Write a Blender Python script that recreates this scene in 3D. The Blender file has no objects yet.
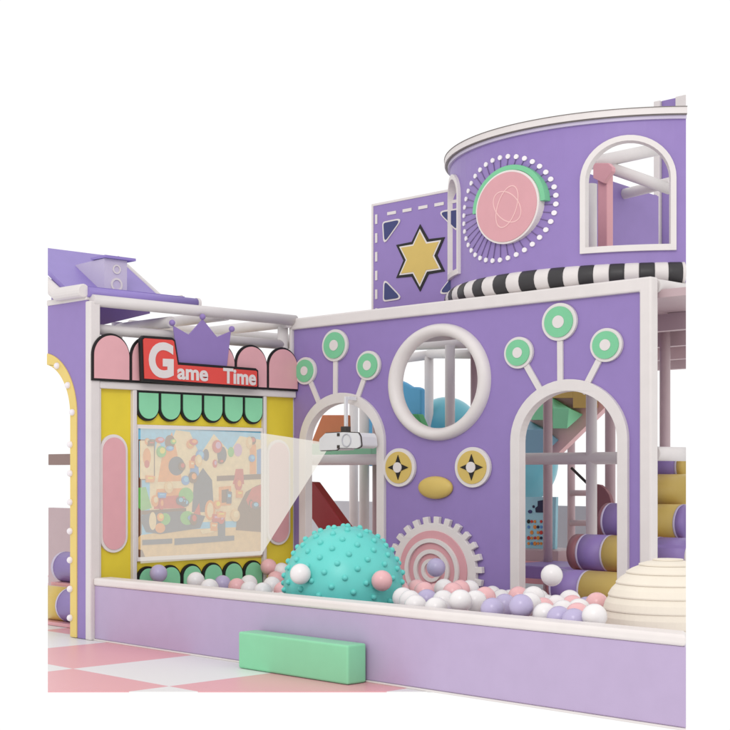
import bpy, bmesh, math, random
from math import pi, sin, cos, tan, atan2, sqrt, radians
from mathutils import Vector, Matrix
from mathutils.geometry import tessellate_polygon

random.seed(7)
SC = bpy.context.scene
COL = SC.collection

# ------------------------------------------------------------------ camera, world, lamps, exposure
# World axes follow the building: X along the facade wall (to the right and nearer), Y into it, Z up.
F = 1408.0                                   # focal length in photo pixels (photo 730 x 730)
CAM = Vector((8.391, -5.501, 1.175))
FWD = Vector((-0.7167, 0.6974, 0)).normalized()
RGT = Vector((0.6974, 0.7167, 0)).normalized()
HOR = 472.0
cam_d = bpy.data.cameras.new('camera'); cam = bpy.data.objects.new('camera', cam_d); COL.objects.link(cam)
cam.location = CAM
cam.rotation_euler = (pi/2, 0, atan2(-FWD.x, FWD.y))
cam_d.sensor_width = 36.0; cam_d.lens = F/730*36.0
cam_d.shift_y = (HOR-365)/730
cam_d.clip_end = 500; cam_d.clip_start = 0.05
SC.camera = cam

W = bpy.data.worlds.new('World'); SC.world = W; W.use_nodes = True
bg = W.node_tree.nodes['Background']
bg.inputs[0].default_value = (1, 1, 1, 1); bg.inputs[1].default_value = 1.03

def area(name, loc, target, size, power, col=(1, 1, 1)):
    d = bpy.data.lights.new(name, 'AREA'); d.shape = 'DISK'; d.size = size; d.energy = power; d.color = col
    o = bpy.data.objects.new(name, d); COL.objects.link(o); o.location = loc
    o.rotation_euler = (Vector(target)-Vector(loc)).to_track_quat('-Z', 'Y').to_euler()
    return o
area('softbox', (7.2, -6.2, 6.8), (1.4, 1.2, 1.0), 4.0, 300, (1.0, 0.98, 0.96))
SC.view_settings.view_transform = 'Standard'; SC.view_settings.look = 'None'
SC.view_settings.exposure = 0.0; SC.view_settings.gamma = 1.0

# ------------------------------------------------------------------ measuring: photo pixel -> point on a real plane
def ray(x, y):
    u = (x-365)/F; v = (HOR-y)/F
    return FWD + RGT*u + Vector((0, 0, v))
def on_y(x, y, Y):
    r = ray(x, y); t = (Y-CAM.y)/r.y; p = CAM+r*t; return p.x, p.z
def on_x(x, y, X):
    r = ray(x, y); t = (X-CAM.x)/r.x; p = CAM+r*t; return p.y, p.z
def on_z(x, y, Z):
    r = ray(x, y); t = (Z-CAM.z)/r.z; p = CAM+r*t; return p.x, p.y
def depth(p):
    return (Vector(p)-CAM).dot(FWD)
END_L, END_R = 47.8, 686.0                   # where the built set stops on the left and on the right
def end_y(Y, x=END_R):                       # X of the right end at wall line Y
    return on_y(x, 472, Y)[0]

# ------------------------------------------------------------------ materials
def lin(c):
    return tuple(((v/255)/12.92 if v/255 <= 0.04045 else ((v/255+0.055)/1.055)**2.4) for v in c)
MATS = {}
def vinyl(name, rgb, k=1.0, rough=0.45, var=0.05, bump=0.02, scale=9.0, spec=0.35):
    if name in MATS: return MATS[name]
    m = bpy.data.materials.new(name); m.use_nodes = True
    nt = m.node_tree; b = nt.nodes['Principled BSDF']
    c = tuple(min(0.9, v*k) for v in lin(rgb))
    tc = nt.nodes.new('ShaderNodeTexCoord'); nz = nt.nodes.new('ShaderNodeTexNoise')
    nz.inputs['Scale'].default_value = scale; nz.inputs['Detail'].default_value = 3
    nt.links.new(tc.outputs['Object'], nz.inputs['Vector'])
    mx = nt.nodes.new('ShaderNodeMix'); mx.data_type = 'RGBA'
    mx.inputs[6].default_value = tuple(v*(1-var) for v in c)+(1,)
    mx.inputs[7].default_value = tuple(min(.92, v*(1+var)) for v in c)+(1,)
    nt.links.new(nz.outputs[0], mx.inputs[0]); nt.links.new(mx.outputs[2], b.inputs['Base Color'])
    b.inputs['Roughness'].default_value = rough
    b.inputs['Specular IOR Level'].default_value = spec
    if bump:
        bp = nt.nodes.new('ShaderNodeBump'); bp.inputs['Strength'].default_value = bump; bp.inputs['Distance'].default_value = 0.01
        n2 = nt.nodes.new('ShaderNodeTexNoise'); n2.inputs['Scale'].default_value = 60
        nt.links.new(tc.outputs['Object'], n2.inputs['Vector'])
        nt.links.new(n2.outputs[0], bp.inputs['Height']); nt.links.new(bp.outputs[0], b.inputs['Normal'])
    MATS[name] = m; return m
K = 0.88
PURPLE = vinyl('purple_vinyl', (151, 128, 190), K)
ROOFP = vinyl('roof_purple_vinyl', (152, 134, 202), K)
WHITE = vinyl('white_vinyl', (229, 222, 220), K)
TUBE = vinyl('white_foam_tube', (226, 220, 219), K)
CREAM = vinyl('cream_vinyl', (236, 228, 225), K)
LILAC = vinyl('lilac_vinyl', (190, 171, 205), K, rough=0.3)
PALEL = vinyl('pale_lilac_vinyl', (206, 196, 220), K)
PINK = vinyl('pink_vinyl', (222, 164, 171), K)
YELLOW = vinyl('yellow_vinyl', (236, 213, 62), K)
GOLD = vinyl('gold_vinyl', (216, 187, 104), K)
MINTA = vinyl('awning_mint_vinyl', (146, 222, 176), K); PINKS = vinyl('stall_pink_vinyl', (232, 174, 180), K)
MINT = vinyl('mint_vinyl', (126, 203, 156), K)
STEPG = vinyl('step_green_vinyl', (142, 218, 172), K, rough=0.35)
RED = vinyl('red_vinyl', (230, 80, 72), K)
DKRED = vinyl('dark_red_plastic', (158, 44, 50), K, rough=0.3)
TEAL = vinyl('turquoise_rubber', (108, 215, 207), K, rough=0.35)
BLACK = vinyl('black_vinyl', (30, 27, 28), K, var=0.0)
CHAR = vinyl('charcoal_vinyl', (58, 56, 58), K)
NAVY = vinyl('navy_vinyl', (60, 66, 118), K)
NAVYD = vinyl('dark_navy_vinyl', (34, 38, 74), K)
BLUE = vinyl('blue_plastic', (92, 172, 218), K); BLOCKB = vinyl('dull_blue_foam', (130, 176, 198), 1.0)
AQUA = vinyl('aqua_plastic', (112, 192, 208), K, rough=0.3)
ORANGE = vinyl('orange_foam', (220, 128, 84), K)
GREENF = vinyl('green_foam', (70, 160, 96), K)
BALLW = vinyl('white_ball_plastic', (240, 236, 236), K, rough=0.25)
BALLP = vinyl('pink_ball_plastic', (240, 188, 190), K, rough=0.25)
BALLL = vinyl('lilac_ball_plastic', (190, 180, 214), K, rough=0.25)
GREY = vinyl('grey_vinyl', (196, 196, 202), K)
BROWN = vinyl('brown_vinyl', (150, 124, 118), K)
MAUVE = vinyl('mauve_board_and_shade', (196, 172, 176), K)  # deck board colour; on the inner posts it paints in the interior shade
MAROON = vinyl('maroon_vinyl', (150, 100, 106), K)
DOMEC = vinyl('cream_paper', (240, 230, 214), K, rough=0.7)
METAL = vinyl('dark_metal', (70, 64, 62), K, rough=0.4)
RIMG = vinyl('grey_line', (120, 112, 108), K)
PROJW = vinyl('projector_white', (236, 236, 238), K, rough=0.35)
CYAN = vinyl('cyan_board', (168, 222, 234), K)
BULB = vinyl('bulb_white', (246, 240, 244), K, rough=0.2)
TRIMY = vinyl('pale_yellow_vinyl', (236, 208, 122), K)
TAN = vinyl('tan_print', (232, 192, 130), K, var=.22, bump=0, scale=22)
SKYP = vinyl('sky_print', (120, 196, 230), K, var=.22, bump=0, scale=22)
CREAMP = vinyl('cream_print', (238, 212, 160), K, var=.22, bump=0, scale=22)
BROWNP = vinyl('brown_print', (112, 70, 48), K, var=.22, bump=0, scale=22)
GREYP = vinyl('grey_print', (84, 88, 108), K, var=.22, bump=0, scale=22)
LEAFP = vinyl('leaf_print', (110, 190, 90), K, var=.22, bump=0, scale=22)
ORNP = vinyl('orange_print', (236, 150, 66), K, var=.22, bump=0, scale=22)
REDP = vinyl('red_print', (206, 62, 52), K, var=.22, bump=0, scale=22)
BLUEP = vinyl('blue_print', (92, 150, 210), K)
LILP = vinyl('lilac_print', (206, 160, 196), K)

def floor_material():
    m = bpy.data.materials.new('checker_play_mat'); m.use_nodes = True
    nt = m.node_tree; b = nt.nodes['Principled BSDF']
    tc = nt.nodes.new('ShaderNodeTexCoord'); sx = nt.nodes.new('ShaderNodeSeparateXYZ')
    nt.links.new(tc.outputs['Object'], sx.inputs[0])
    def mth(op, a, bb=None):
        n = nt.nodes.new('ShaderNodeMath'); n.operation = op
        for i, v in enumerate((a, bb)):
            if v is None: continue
            if isinstance(v, (int, float)): n.inputs[i].default_value = v
            else: nt.links.new(v, n.inputs[i])
        return n.outputs[0]
    fx = mth('FLOOR', mth('DIVIDE', sx.outputs[0], TILE)); fy = mth('FLOOR', mth('DIVIDE', sx.outputs[1], TILE))
    par = mth('PINGPONG', mth('ADD', mth('ADD', fx, fy), 1.0), 1.0)
    mx = nt.nodes.new('ShaderNodeMix'); mx.data_type = 'RGBA'
    mx.inputs[6].default_value = tuple(v*.86 for v in lin((238, 176, 181)))+(1,)
    mx.inputs[7].default_value = tuple(v*.84 for v in lin((244, 243, 242)))+(1,)
    nt.links.new(par, mx.inputs[0]); nt.links.new(mx.outputs[2], b.inputs['Base Color'])
    b.inputs['Roughness'].default_value = 0.4
    bp = nt.nodes.new('ShaderNodeBump'); bp.inputs['Strength'].default_value = 0.03
    nz = nt.nodes.new('ShaderNodeTexNoise'); nz.inputs['Scale'].default_value = 50
    nt.links.new(tc.outputs['Object'], nz.inputs['Vector']); nt.links.new(nz.outputs[0], bp.inputs['Height']); nt.links.new(bp.outputs[0], b.inputs['Normal'])
    return m
TILE = 0.962

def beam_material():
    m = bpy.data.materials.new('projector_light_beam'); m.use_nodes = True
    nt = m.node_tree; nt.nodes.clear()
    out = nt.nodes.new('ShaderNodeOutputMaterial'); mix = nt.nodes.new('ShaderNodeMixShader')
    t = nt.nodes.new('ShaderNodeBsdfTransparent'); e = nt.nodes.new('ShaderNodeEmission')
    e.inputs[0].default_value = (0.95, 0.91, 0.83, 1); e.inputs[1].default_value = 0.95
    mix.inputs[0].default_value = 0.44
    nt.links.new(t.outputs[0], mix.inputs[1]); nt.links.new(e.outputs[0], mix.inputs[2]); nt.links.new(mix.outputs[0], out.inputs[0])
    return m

# ------------------------------------------------------------------ objects
def thing(name, label, cat, base=(0, 0, 0), group=None, kind=None):
    o = bpy.data.objects.new(name, None); o.empty_display_size = 0.1; COL.objects.link(o)
    o.location = base; o['label'] = label; o['category'] = cat
    if group: o['group'] = group
    if kind: o['kind'] = kind
    return o
def wbase(o):
    v = Vector(o.location)
    while o.parent: o = o.parent; v += Vector(o.location)
    return v
def mesh(name, bm, mat, parent=None, bevel=0, smooth=False, label=None, seg=2):
    """one mesh object; vertices come in building coordinates"""
    bmesh.ops.recalc_face_normals(bm, faces=bm.faces[:])
    if parent is not None: bmesh.ops.translate(bm, verts=bm.verts[:], vec=-wbase(parent))
    me = bpy.data.meshes.new(name); 
    if smooth:
        for f in bm.faces: f.smooth = True
    bm.to_mesh(me); bm.free()
    for m in (mat if isinstance(mat, (list, tuple)) else [mat]): me.materials.append(m)
    o = bpy.data.objects.new(name, me); COL.objects.link(o)
    if parent is not None: o.parent = parent
    if bevel:
        md = o.modifiers.new('bevel', 'BEVEL'); md.width = bevel; md.segments = seg; md.limit_method = 'ANGLE'; md.angle_limit = radians(40)
        for p in me.polygons: p.use_smooth = False
    if label: o['label'] = label
    return o
def tag(o, label, cat, group=None, kind=None):
    o['label'] = label; o['category'] = cat
    if group: o['group'] = group
    if kind: o['kind'] = kind
    return o
def rebase(o, base):
    """move a single-mesh thing's origin to base"""
    v = Vector(base); o.data.transform(Matrix.Translation(-v)); o.location = v; return o

# shapes added to a bmesh ------------------------------------------------
def BM(): return bmesh.new()
def add_box(bm, x0, x1, y0, y1, z0, z1, mi=0):
    r = bmesh.ops.create_cube(bm, size=1)
    for v in r['verts']:
        v.co = Vector(((x0+x1)/2+v.co.x*(x1-x0), (y0+y1)/2+v.co.y*(y1-y0), (z0+z1)/2+v.co.z*(z1-z0)))
    for f in {f for v in r['verts'] for f in v.link_faces}: f.material_index = mi
    return bm
def box(*a): return add_box(BM(), *a)
def add_tube(bm, a, b, r, n=20, r2=None):
    a = Vector(a); b = Vector(b); d = b-a
    q = d.to_track_quat('Z', 'Y').to_matrix().to_4x4(); q.translation = (a+b)/2
    bmesh.ops.create_cone(bm, cap_ends=True, segments=n, radius1=r, radius2=r if r2 is None else r2, depth=d.length, matrix=q); return bm
def tube(a, b, r, n=20): return add_tube(BM(), a, b, r, n)
def add_sphere(bm, c, r, u=24, v=14, s=(1, 1, 1)):
    bmesh.ops.create_uvsphere(bm, u_segments=u, v_segments=v, radius=r, matrix=Matrix.Translation(c) @ Matrix.Diagonal((*s, 1))); return bm
PW_Y = 1.889
def on_wall(Y):      # plane facing -Y: u = X, v = Z, w towards the viewer
    return lambda u, v, w: Vector((u, Y-w, v))
def on_side(X):      # plane facing +X: u = Y, v = Z, w towards the viewer
    return lambda u, v, w: Vector((X+w, u, v))
def on_top(Z):
    return lambda u, v, w: Vector((u, v, Z+w))
def add_prism(bm, mp, w0, w1, outer, holes=(), mi=0, slices=None):
    loops = [[Vector((p[0], p[1], 0)) for p in outer]]+[[Vector((p[0], p[1], 0)) for p in h] for h in holes]
    tris = tessellate_polygon(loops)
    pts = [p for l in loops for p in l]
    t = BM()
    lo = [t.verts.new((p.x, p.y, w0)) for p in pts]; hi = [t.verts.new((p.x, p.y, w1)) for p in pts]
    for tr in tris:
        try: t.faces.new([hi[i] for i in tr]); t.faces.new([lo[i] for i in reversed(tr)])
        except ValueError: pass
    k = 0
    for l in loops:
        n = len(l)
        for i in range(n):
            a, b = k+i, k+(i+1) % n
            try: t.faces.new((lo[a], lo[b], hi[b], hi[a]))
            except ValueError: pass
        k += n
    if slices:
        for s in slices:
            bmesh.ops.bisect_plane(t, geom=t.verts[:]+t.edges[:]+t.faces[:], plane_co=(s, 0, 0), plane_no=(1, 0, 0))
    bmesh.ops.recalc_face_normals(t, faces=t.faces[:])
    vm = {v: bm.verts.new(mp(*v.co)) for v in t.verts}
    for f in t.faces:
        nf = bm.faces.new([vm[v] for v in f.verts]); nf.material_index = mi
    t.free(); return bm
def prism(mp, w0, w1, outer, holes=(), **k): return add_prism(BM(), mp, w0, w1, outer, holes, **k)
def circ(cx, cy, rx, ry=None, n=48, a0=0):
    ry = rx if ry is None else ry
    return [(cx+rx*cos(a0+2*pi*i/n), cy+ry*sin(a0+2*pi*i/n)) for i in range(n)]
def arch(cx, r, z0, zs, n=28, rise=None):    # door-shaped outline: straight legs, round head
    h = r if rise is None else rise
    return [(cx-r, z0), (cx+r, z0)]+[(cx+r*cos(pi*i/n), zs+h*sin(pi*i/n)) for i in range(n+1)]
def capsule(cx, r, z0, z1, n=16):
    return [(cx+r*cos(pi*i/n), z1-r+r*sin(pi*i/n)) for i in range(n+1)]+[(cx-r*cos(pi*i/n), z0+r-r*sin(pi*i/n)) for i in range(n+1)]
def rect(u0, u1, v0, v1): return [(u0, v0), (u1, v0), (u1, v1), (u0, v1)]
def arch_ring(cx, ro, ri, z0, zs, n=28, rise=None):
    h = ro if rise is None else rise; hi = h-(ro-ri)
    return [(cx+ro, z0)]+[(cx+ro*cos(pi*i/n), zs+h*sin(pi*i/n)) for i in range(n+1)]+[(cx-ro, z0), (cx-ri, z0)] + \
        [(cx-ri*cos(pi*i/n), zs+hi*sin(pi*i/n)) for i in range(n+1)]+[(cx+ri, z0)]
def add_torus(bm, mp, cu, cv, R, r, n=64, m=14, wo=0.0, flat=1.0, ex=1.0):
    vs = [[bm.verts.new(mp(cu+(R+r*cos(b))*ex*cos(a), cv+(R+r*cos(b))*sin(a), wo+flat*r*sin(b)))
           for b in [2*pi*j/m for j in range(m)]] for a in [2*pi*i/n for i in range(n)]]
    for i in range(n):
        for j in range(m):
            bm.faces.new((vs[i][j], vs[(i+1) % n][j], vs[(i+1) % n][(j+1) % m], vs[i][(j+1) % m]))
    return bm
def rounded(pts, r, n=5):
    """polygon with rounded corners"""
    out = []; N = len(pts)
    for i in range(N):
        p = Vector(pts[i]); a = Vector(pts[i-1]); b = Vector(pts[(i+1) % N])
        da = (a-p).normalized(); db = (b-p).normalized()
        ang = da.angle(db); t = min(r/tan(ang/2), (a-p).length*.45, (b-p).length*.45)
        p0 = p+da*t; p1 = p+db*t
        for k in range(n+1):
            s = k/n; q = p0*(1-s)**2+p*2*s*(1-s)+p1*s*s; out.append((q.x, q.y))
    return out
def text_bm(s, size, mp, u, v, w, depth, bold=0.0, sx=1.0):
    cu = bpy.data.curves.new('txt', 'FONT'); cu.body = s; cu.size = size; cu.extrude = depth/2; cu.offset = bold; cu.resolution_u = 6
    o = bpy.data.objects.new('txt', cu); COL.objects.link(o)
    dg = bpy.context.evaluated_depsgraph_get(); me = bpy.data.meshes.new_from_object(o.evaluated_get(dg))
    bm = BM(); bm.from_mesh(me)
    for p in bm.verts: p.co = mp(u+p.co.x*sx, v+p.co.y, w+p.co.z)
    bpy.data.objects.remove(o); bpy.data.curves.remove(cu); bpy.data.meshes.remove(me)
    return bm

# the set stops on two straight section planes, like a cut-away display model; pieces that reach them end in a closed flat face
def section(bm, px, sign):
    a = Vector((on_y(px, 472, 0)[0], 0, 0)); b = Vector((on_y(px, 472, 2)[0], 2, 0)); d = (b-a).normalized()
    geo = bmesh.ops.bisect_plane(bm, geom=bm.verts[:]+bm.edges[:]+bm.faces[:], plane_co=a, plane_no=Vector((d.y, -d.x, 0))*sign, clear_outer=True)
    ed = [e for e in geo['geom_cut'] if isinstance(e, bmesh.types.BMEdge)]
    if ed:
        try: bmesh.ops.holes_fill(bm, edges=ed, sides=0)
        except Exception: pass
    return bm
def cut_r(bm): return section(bm, END_R, 1)
def cut_l(bm): return section(bm, END_L, -1)

# ================================================================== SETTING
TOPZ = 2.39

# checked play mat: corner of a tile sits at photo pixel (73, 668.5)
tx, ty = on_z(72.9, 668.7, 0)
fl = [on_z(END_L, 691.5, 0), on_z(END_R, 691.5, 0)]
kx = fl[0][0]+(fl[1][0]-fl[0][0])*(0.02-fl[0][1])/(fl[1][1]-fl[0][1])      # where the mat's front edge runs in under the kerb
outline = [fl[0], (kx, 0.02), (end_y(0.02), 0.02), on_z(END_R, 575, 0), on_z(END_L, 575, 0)]
bm = prism(on_top(0), -0.005, 0, [(p[0]-tx, p[1]-ty) for p in outline])
o = mesh('floor', bm, floor_material()); o.location = (tx, ty, 0); o['kind'] = 'structure'

# ================================================================== BALL PIT KERB AND STEP
KT = 0.437
xe = lambda Y: end_y(Y)
t = thing('pit_kerb', 'long low lilac padded kerb with cream top along the ball pit', 'kerb', (2.4, 0.06, 0))
def wall_bar(x0, y0, y1, z0, z1):            # a bar along X which stops at the right end of the set
    return prism(on_top(z0), 0, z1-z0, [(x0, y0), (xe(y0), y0), (xe(y1), y1), (x0, y1)])
mesh('pad', wall_bar(0.03, 0.0, 0.125, 0.011, KT-0.055), LILAC, t, bevel=0.006)
mesh('top_cap', wall_bar(0.03, -0.012, 0.137, KT-0.055, KT), CREAM, t, bevel=0.016, seg=3)
mesh('base_strip', wall_bar(0.03, -0.010, 0.12, 0.0, 0.011), WHITE, t, bevel=0.003)

x0, y0 = on_z(238.4, 668.2, 0); x1, y1 = on_z(347.4, 685.5, 0)
yf = (y0+y1)/2
o = mesh('step_block', box(x0, x1, yf, -0.02, 0.002, 0.22), STEPG, bevel=0.012, seg=3)
tag(rebase(o, ((x0+x1)/2, yf/2, 0)), 'mint green foam step block against the lilac kerb', 'step')

# ================================================================== FACADE WALL (purple, with a face)
PY = PW_Y
xl = on_y(291.5, 472, PY)[0]; xr = on_y(651, 472, PY-0.03)[0]
fr = 0.088
wall = thing('facade_wall', 'large purple wall panel with a face of round eyes, beak and cog', 'wall panel', ((xl+xr)/2, PY, 0))
EX = 1.15                                     # the round pieces on this wall are a little wider than high
T0 = 0.04                                     # panel thickness
def arch_px(xa, xb, ytop, rise):
    ua = on_y(xa, 472, PY-0.03)[0]; ub = on_y(xb, 472, PY-0.03)[0]
    cx = (ua+ub)/2; r = (ub-ua)/2
    zt = on_y(365+F*((cx-CAM.x)*RGT.x+(PY-CAM.y)*RGT.y)/depth((cx, PY, 0)), ytop, PY-0.03)[1]
    return cx, r, zt-rise
A1 = arch_px(298.5, 383.3, 392.5, .385); A2 = arch_px(509.6, 626.7, 379, .405)
print('arches', A1, A2, 'wall', xl, xr)
rc = on_y(436.2, 382, PY-0.03)
RISE = {A1: .385, A2: .405}
holes = [arch(A[0], A[1]-0.06, 0.02, A[2], rise=RISE[A]-.06) for A in (A1, A2)]+[circ(rc[0], rc[1], 0.36*1.17, .36, n=64)]
mesh('panel', prism(on_wall(PY), -T0, 0, rect(xl+0.03, xr-fr+0.01, 0.0, TOPZ-fr+0.01), holes), PURPLE, wall)
# frame
bm = prism(on_wall(PY), -T0-0.01, 0.03, [(xl, 0), (xl+0.028, 0), (xl+0.028, TOPZ-fr), (xr-fr, TOPZ-fr), (xr-fr, 0), (xr, 0), (xr, TOPZ), (xl, TOPZ)])
mesh('frame', bm, WHITE, wall, bevel=0.012)
for A in (A1, A2):
    mesh('arch_trim', prism(on_wall(PY), -T0-0.005, 0.026, arch_ring(A[0], A[1], A[1]-0.078, 0, A[2], rise=RISE[A])), WHITE, wall, bevel=0.012, seg=3)
mesh('round_window_ring', add_torus(BM(), on_wall(PY), rc[0], rc[1], 0.373, 0.045, wo=0.0, flat=1.3, ex=1.17, n=96, m=20), WHITE, wall, smooth=True)
# lollipop discs with stems
def lolly(x, y, r, sx, sy):
    u, v = on_y(x, y, PY); su, sv = on_y(sx, sy, PY)
    d = Vector((su-u, sv-v)); L = d.length; d.normalize(); n = Vector((-d.y, d.x))*0.022
    a = Vector((u, v))+d*(r*0.9); b = Vector((su, sv))
    disc = mesh('lollipop', prism(on_wall(PY), 0.002, 0.022, circ(u, v, r*EX, r)), WHITE, wall, bevel=0.004)
    mesh('green_ring', prism(on_wall(PY), 0.022, 0.030, circ(u, v, r*0.82*EX, r*.82), [circ(u, v, r*.34*EX, r*.34, n=32)]), MINT, disc)
    mesh('centre_button', prism(on_wall(PY), 0.020, 0.032, circ(u, v, r*0.335*EX, r*.335, n=32)), WHITE, disc)
    mesh('stem', prism(on_wall(PY), 0.001, 0.014, [tuple(a-n), tuple(b-n), tuple(b+n), tuple(a+n)]), WHITE, disc)
for q in ((306.9, 371, .107, 320.3, 404), (336.5, 345.5, .123, 336.2, 395), (369.8, 365.6, .110, 356.5, 403),
          (520.1, 352.9, .107, 544, 395), (560.9, 322.1, .124, 561.2, 381), (607.8, 345.2, .108, 583, 393)):
    lolly(*q)
def eye(x, y):
    u, v = on_y(x, y, PY)
    e = mesh('eye', prism(on_wall(PY), 0.002, 0.024, circ(u, v, 0.141*EX, .141)), WHITE, wall, bevel=0.004)
    mesh('iris', prism(on_wall(PY), 0.024, 0.029, circ(u, v, 0.116*EX, .116)), GOLD, e)
    st = []
    for i in range(8):
        a = pi/2+i*pi/4; r = 0.092 if i % 2 == 0 else 0.036
        st.append((u+r*EX*cos(a), v+r*sin(a)))
    mesh('star', prism(on_wall(PY), 0.029, 0.033, st), BLACK, e)
    mesh('pupil', prism(on_wall(PY), 0.033, 0.042, circ(u, v, 0.036*EX, .038, n=32)), WHITE, e, bevel=0.003)
eye(400.9, 467.5); eye(474.3, 467.3)
u, v = on_y(436.6, 487.6, PY)
mesh('beak', add_sphere(BM(), (u, PY-0.012, v), 1, s=(0.165, 0.05, 0.082)), GOLD, wall, smooth=True)
# cog with concentric rings
u, v = on_y(436.6, 570, PY)
NT = 26; pts = []
for i in range(NT):
    a = 2*pi*(i+.25)/NT
    for da, r in ((-.26, .337), (-.24, .384), (.24, .384), (.26, .337)):
        pts.append((u+r*1.19*cos(a+da*2*pi/NT), v+r*sin(a+da*2*pi/NT)))
cog = mesh('cog', prism(on_wall(PY), 0.002, 0.035, pts), WHITE, wall, bevel=0.004)
mesh('pink_disc', prism(on_wall(PY), 0.035, 0.045, circ(u, v, .283*EX, .283, n=64)), PINK, cog, bevel=0.003)
for ro, ri in ((.228, .198), (.150, .120), (.083, .057)):
    mesh('white_ring', prism(on_wall(PY), 0.045, 0.062, circ(u, v, ro*EX, ro, n=64), [circ(u, v, ri*EX, ri, n=64)]), WHITE, cog, bevel=0.005)

# right end post and rail going back from the facade
# ================================================================== GAME STALL WALL (faces +X)
GS = on_side(0.0)
yA = on_x(96, 472, 0)[0]; yB = on_x(131.5, 472, 0)[0]; yC = on_x(135.5, 472, 0)[0]
yD = on_x(262.3, 472, 0)[0]; yE = on_x(265.2, 472, 0)[0]; yF = PW_Y-0.01
zb = on_x(130, 382.2, 0)[1]                    # underside of the arched parapet
stall = thing('stall_wall', 'yellow and pink game stall wall with green scalloped awning', 'stall wall', (0, 0.95, 0))
rail = 0.055
mesh('back_board', box(-0.05, -0.012, 0.04, yF, 0.0, zb), YELLOW, stall)
for a, b in ((yA-0.004, yA+0.03), (yB, yC), (yD, yE)):
    mesh('upright', box(-0.02, 0.022, a, b, 0.0, zb-rail), WHITE, stall, bevel=0.006)
mesh('top_rail', box(-0.02, 0.026, 0.05, yF, zb-rail, zb-0.004), WHITE, stall, bevel=0.006)
for (xa, xb, yt, yb) in ((99.6, 127.2, 434.4, 552.7), (266.4, 289.8, 439.6, 545)):
    a = on_x(xa, 472, 0)[0]; b = on_x(xb, 472, 0)[0]; c = (a+b)/2; r = (b-a)/2
    xm = (xa+xb)/2
    zt = on_x(xm, yt, 0)[1]; zl = on_x(xm, yb, 0)[1]
    cp = mesh('capsule_trim', prism(GS, -0.012, 0.008, capsule(c, r, zl, zt)), CREAM, stall, bevel=0.003)
    mesh('pink_capsule', prism(GS, 0.008, 0.014, capsule(c, r-0.022, zl+0.022, zt-0.022)), PINKS, cp)
# arched parapet: black backing with a pink tab in front
NP = 6; py0 = -0.03; pw = (yF+0.005-py0)/NP; GP = on_side(0.042)
for i in range(NP):
    c = py0+(i+.5)*pw; zt = zb+0.335; hw = pw/2
    bk = mesh('arch_backing', prism(GP, -0.014, 0.0, arch(c, hw-0.001, zb-0.004, zt-hw)), BLACK, stall, bevel=0.003)
    mesh('pink_arch', prism(GP, 0.0, 0.008, arch(c+0.004, hw-0.014, zb+0.012, zt-hw-0.003)), PINKS, bk, bevel=0.002)
# awning scallops
def scallops(y0, y1, n, ztop, zlow, up):
    w = (y1-y0)/n
    for i in range(n):
        c = y0+(i+.5)*w
        def out(r, a, b):
            if up: return arch(c, r, a, b-r)
            return [(p[0], (a+b)-p[1]) for p in arch(c, r, a, b-r)]
        bk = mesh('scallop_backing', prism(GS, -0.01, 0.008, out(w/2-0.001, zlow, ztop)), BLACK, stall)
        dz = 0.016
        if up: oo = arch(c+0.006, w/2-0.018, zlow+0.004, ztop-dz-(w/2-0.018))
        else: oo = [(p[0], (zlow+dz+ztop-dz)-p[1]) for p in arch(c+0.004, w/2-0.014, zlow+dz, ztop-dz-(w/2-0.014))]
        mesh('green_scallop', prism(GS, 0.008, 0.016, oo), MINTA, bk, bevel=0.002)
zs0 = on_x(137, 390.3, 0)[1]; zs1 = on_x(146, 421, 0)[1]
scallops(yC+0.004, yD-0.002, 6, zs0, zs1, False)
zt0 = on_x(200, 563.2, 0)[1]
scallops(yC+0.004, yD-0.002, 6, zt0, 0.2, True)
# crown
def gp(x, y): return on_x(x, y, 0.063)
cr = [gp(*p) for p in ((178.8, 369), (173.4, 325.5), (189, 334.6), (202.8, 319), (217.2, 337), (231.2, 331), (226.2, 373))]
crown = mesh('crown', prism(on_side(0.063), -0.011, 0.0, cr), PURPLE, stall, bevel=0.003)
for p in ((172.4, 322.8), (202.8, 316.8), (232, 329)):
    q = gp(*p); mesh('crown_ball', add_sphere(BM(), (0.06, q[0], q[1]), 0.023), PURPLE, crown, smooth=True)
# --- sign
S = on_side(0.079)
def sp(x, y): return on_x(x, y, 0.098)
so = [sp(*p) for p in ((142, 381.2), (140.6, 338.5), (143.5, 335.4), (172.5, 337.4), (175.6, 340), (179.2, 362.2), (256, 368.2), (258.6, 370.5), (258.9, 387), (257, 389.4))]
sign = thing('stall_sign', 'red raised sign reading Game Time above the stall awning', 'sign', (0.055, (so[0][0]+so[-1][0])/2, so[0][1]))
def inset(pts, d):
    n = len(pts); out = []
    for i in range(n):
        p0 = Vector(pts[i-1]); p = Vector(pts[i]); p1 = Vector(pts[(i+1) % n])
        e0 = (p-p0).normalized(); e1 = (p1-p).normalized(); n0 = Vector((-e0.y, e0.x)); n1 = Vector((-e1.y, e1.x))
        b = (n0+n1).normalized(); k = d/max(.35, b.dot(n0)); out.append(tuple(p-b*k))
    return out
mesh('sign_backing', prism(S, -0.014, 0.018, so), BLACK, sign, bevel=0.004)
mesh('sign_face', prism(S, 0.018, 0.025, inset(so, 0.020)), RED, sign)
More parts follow.
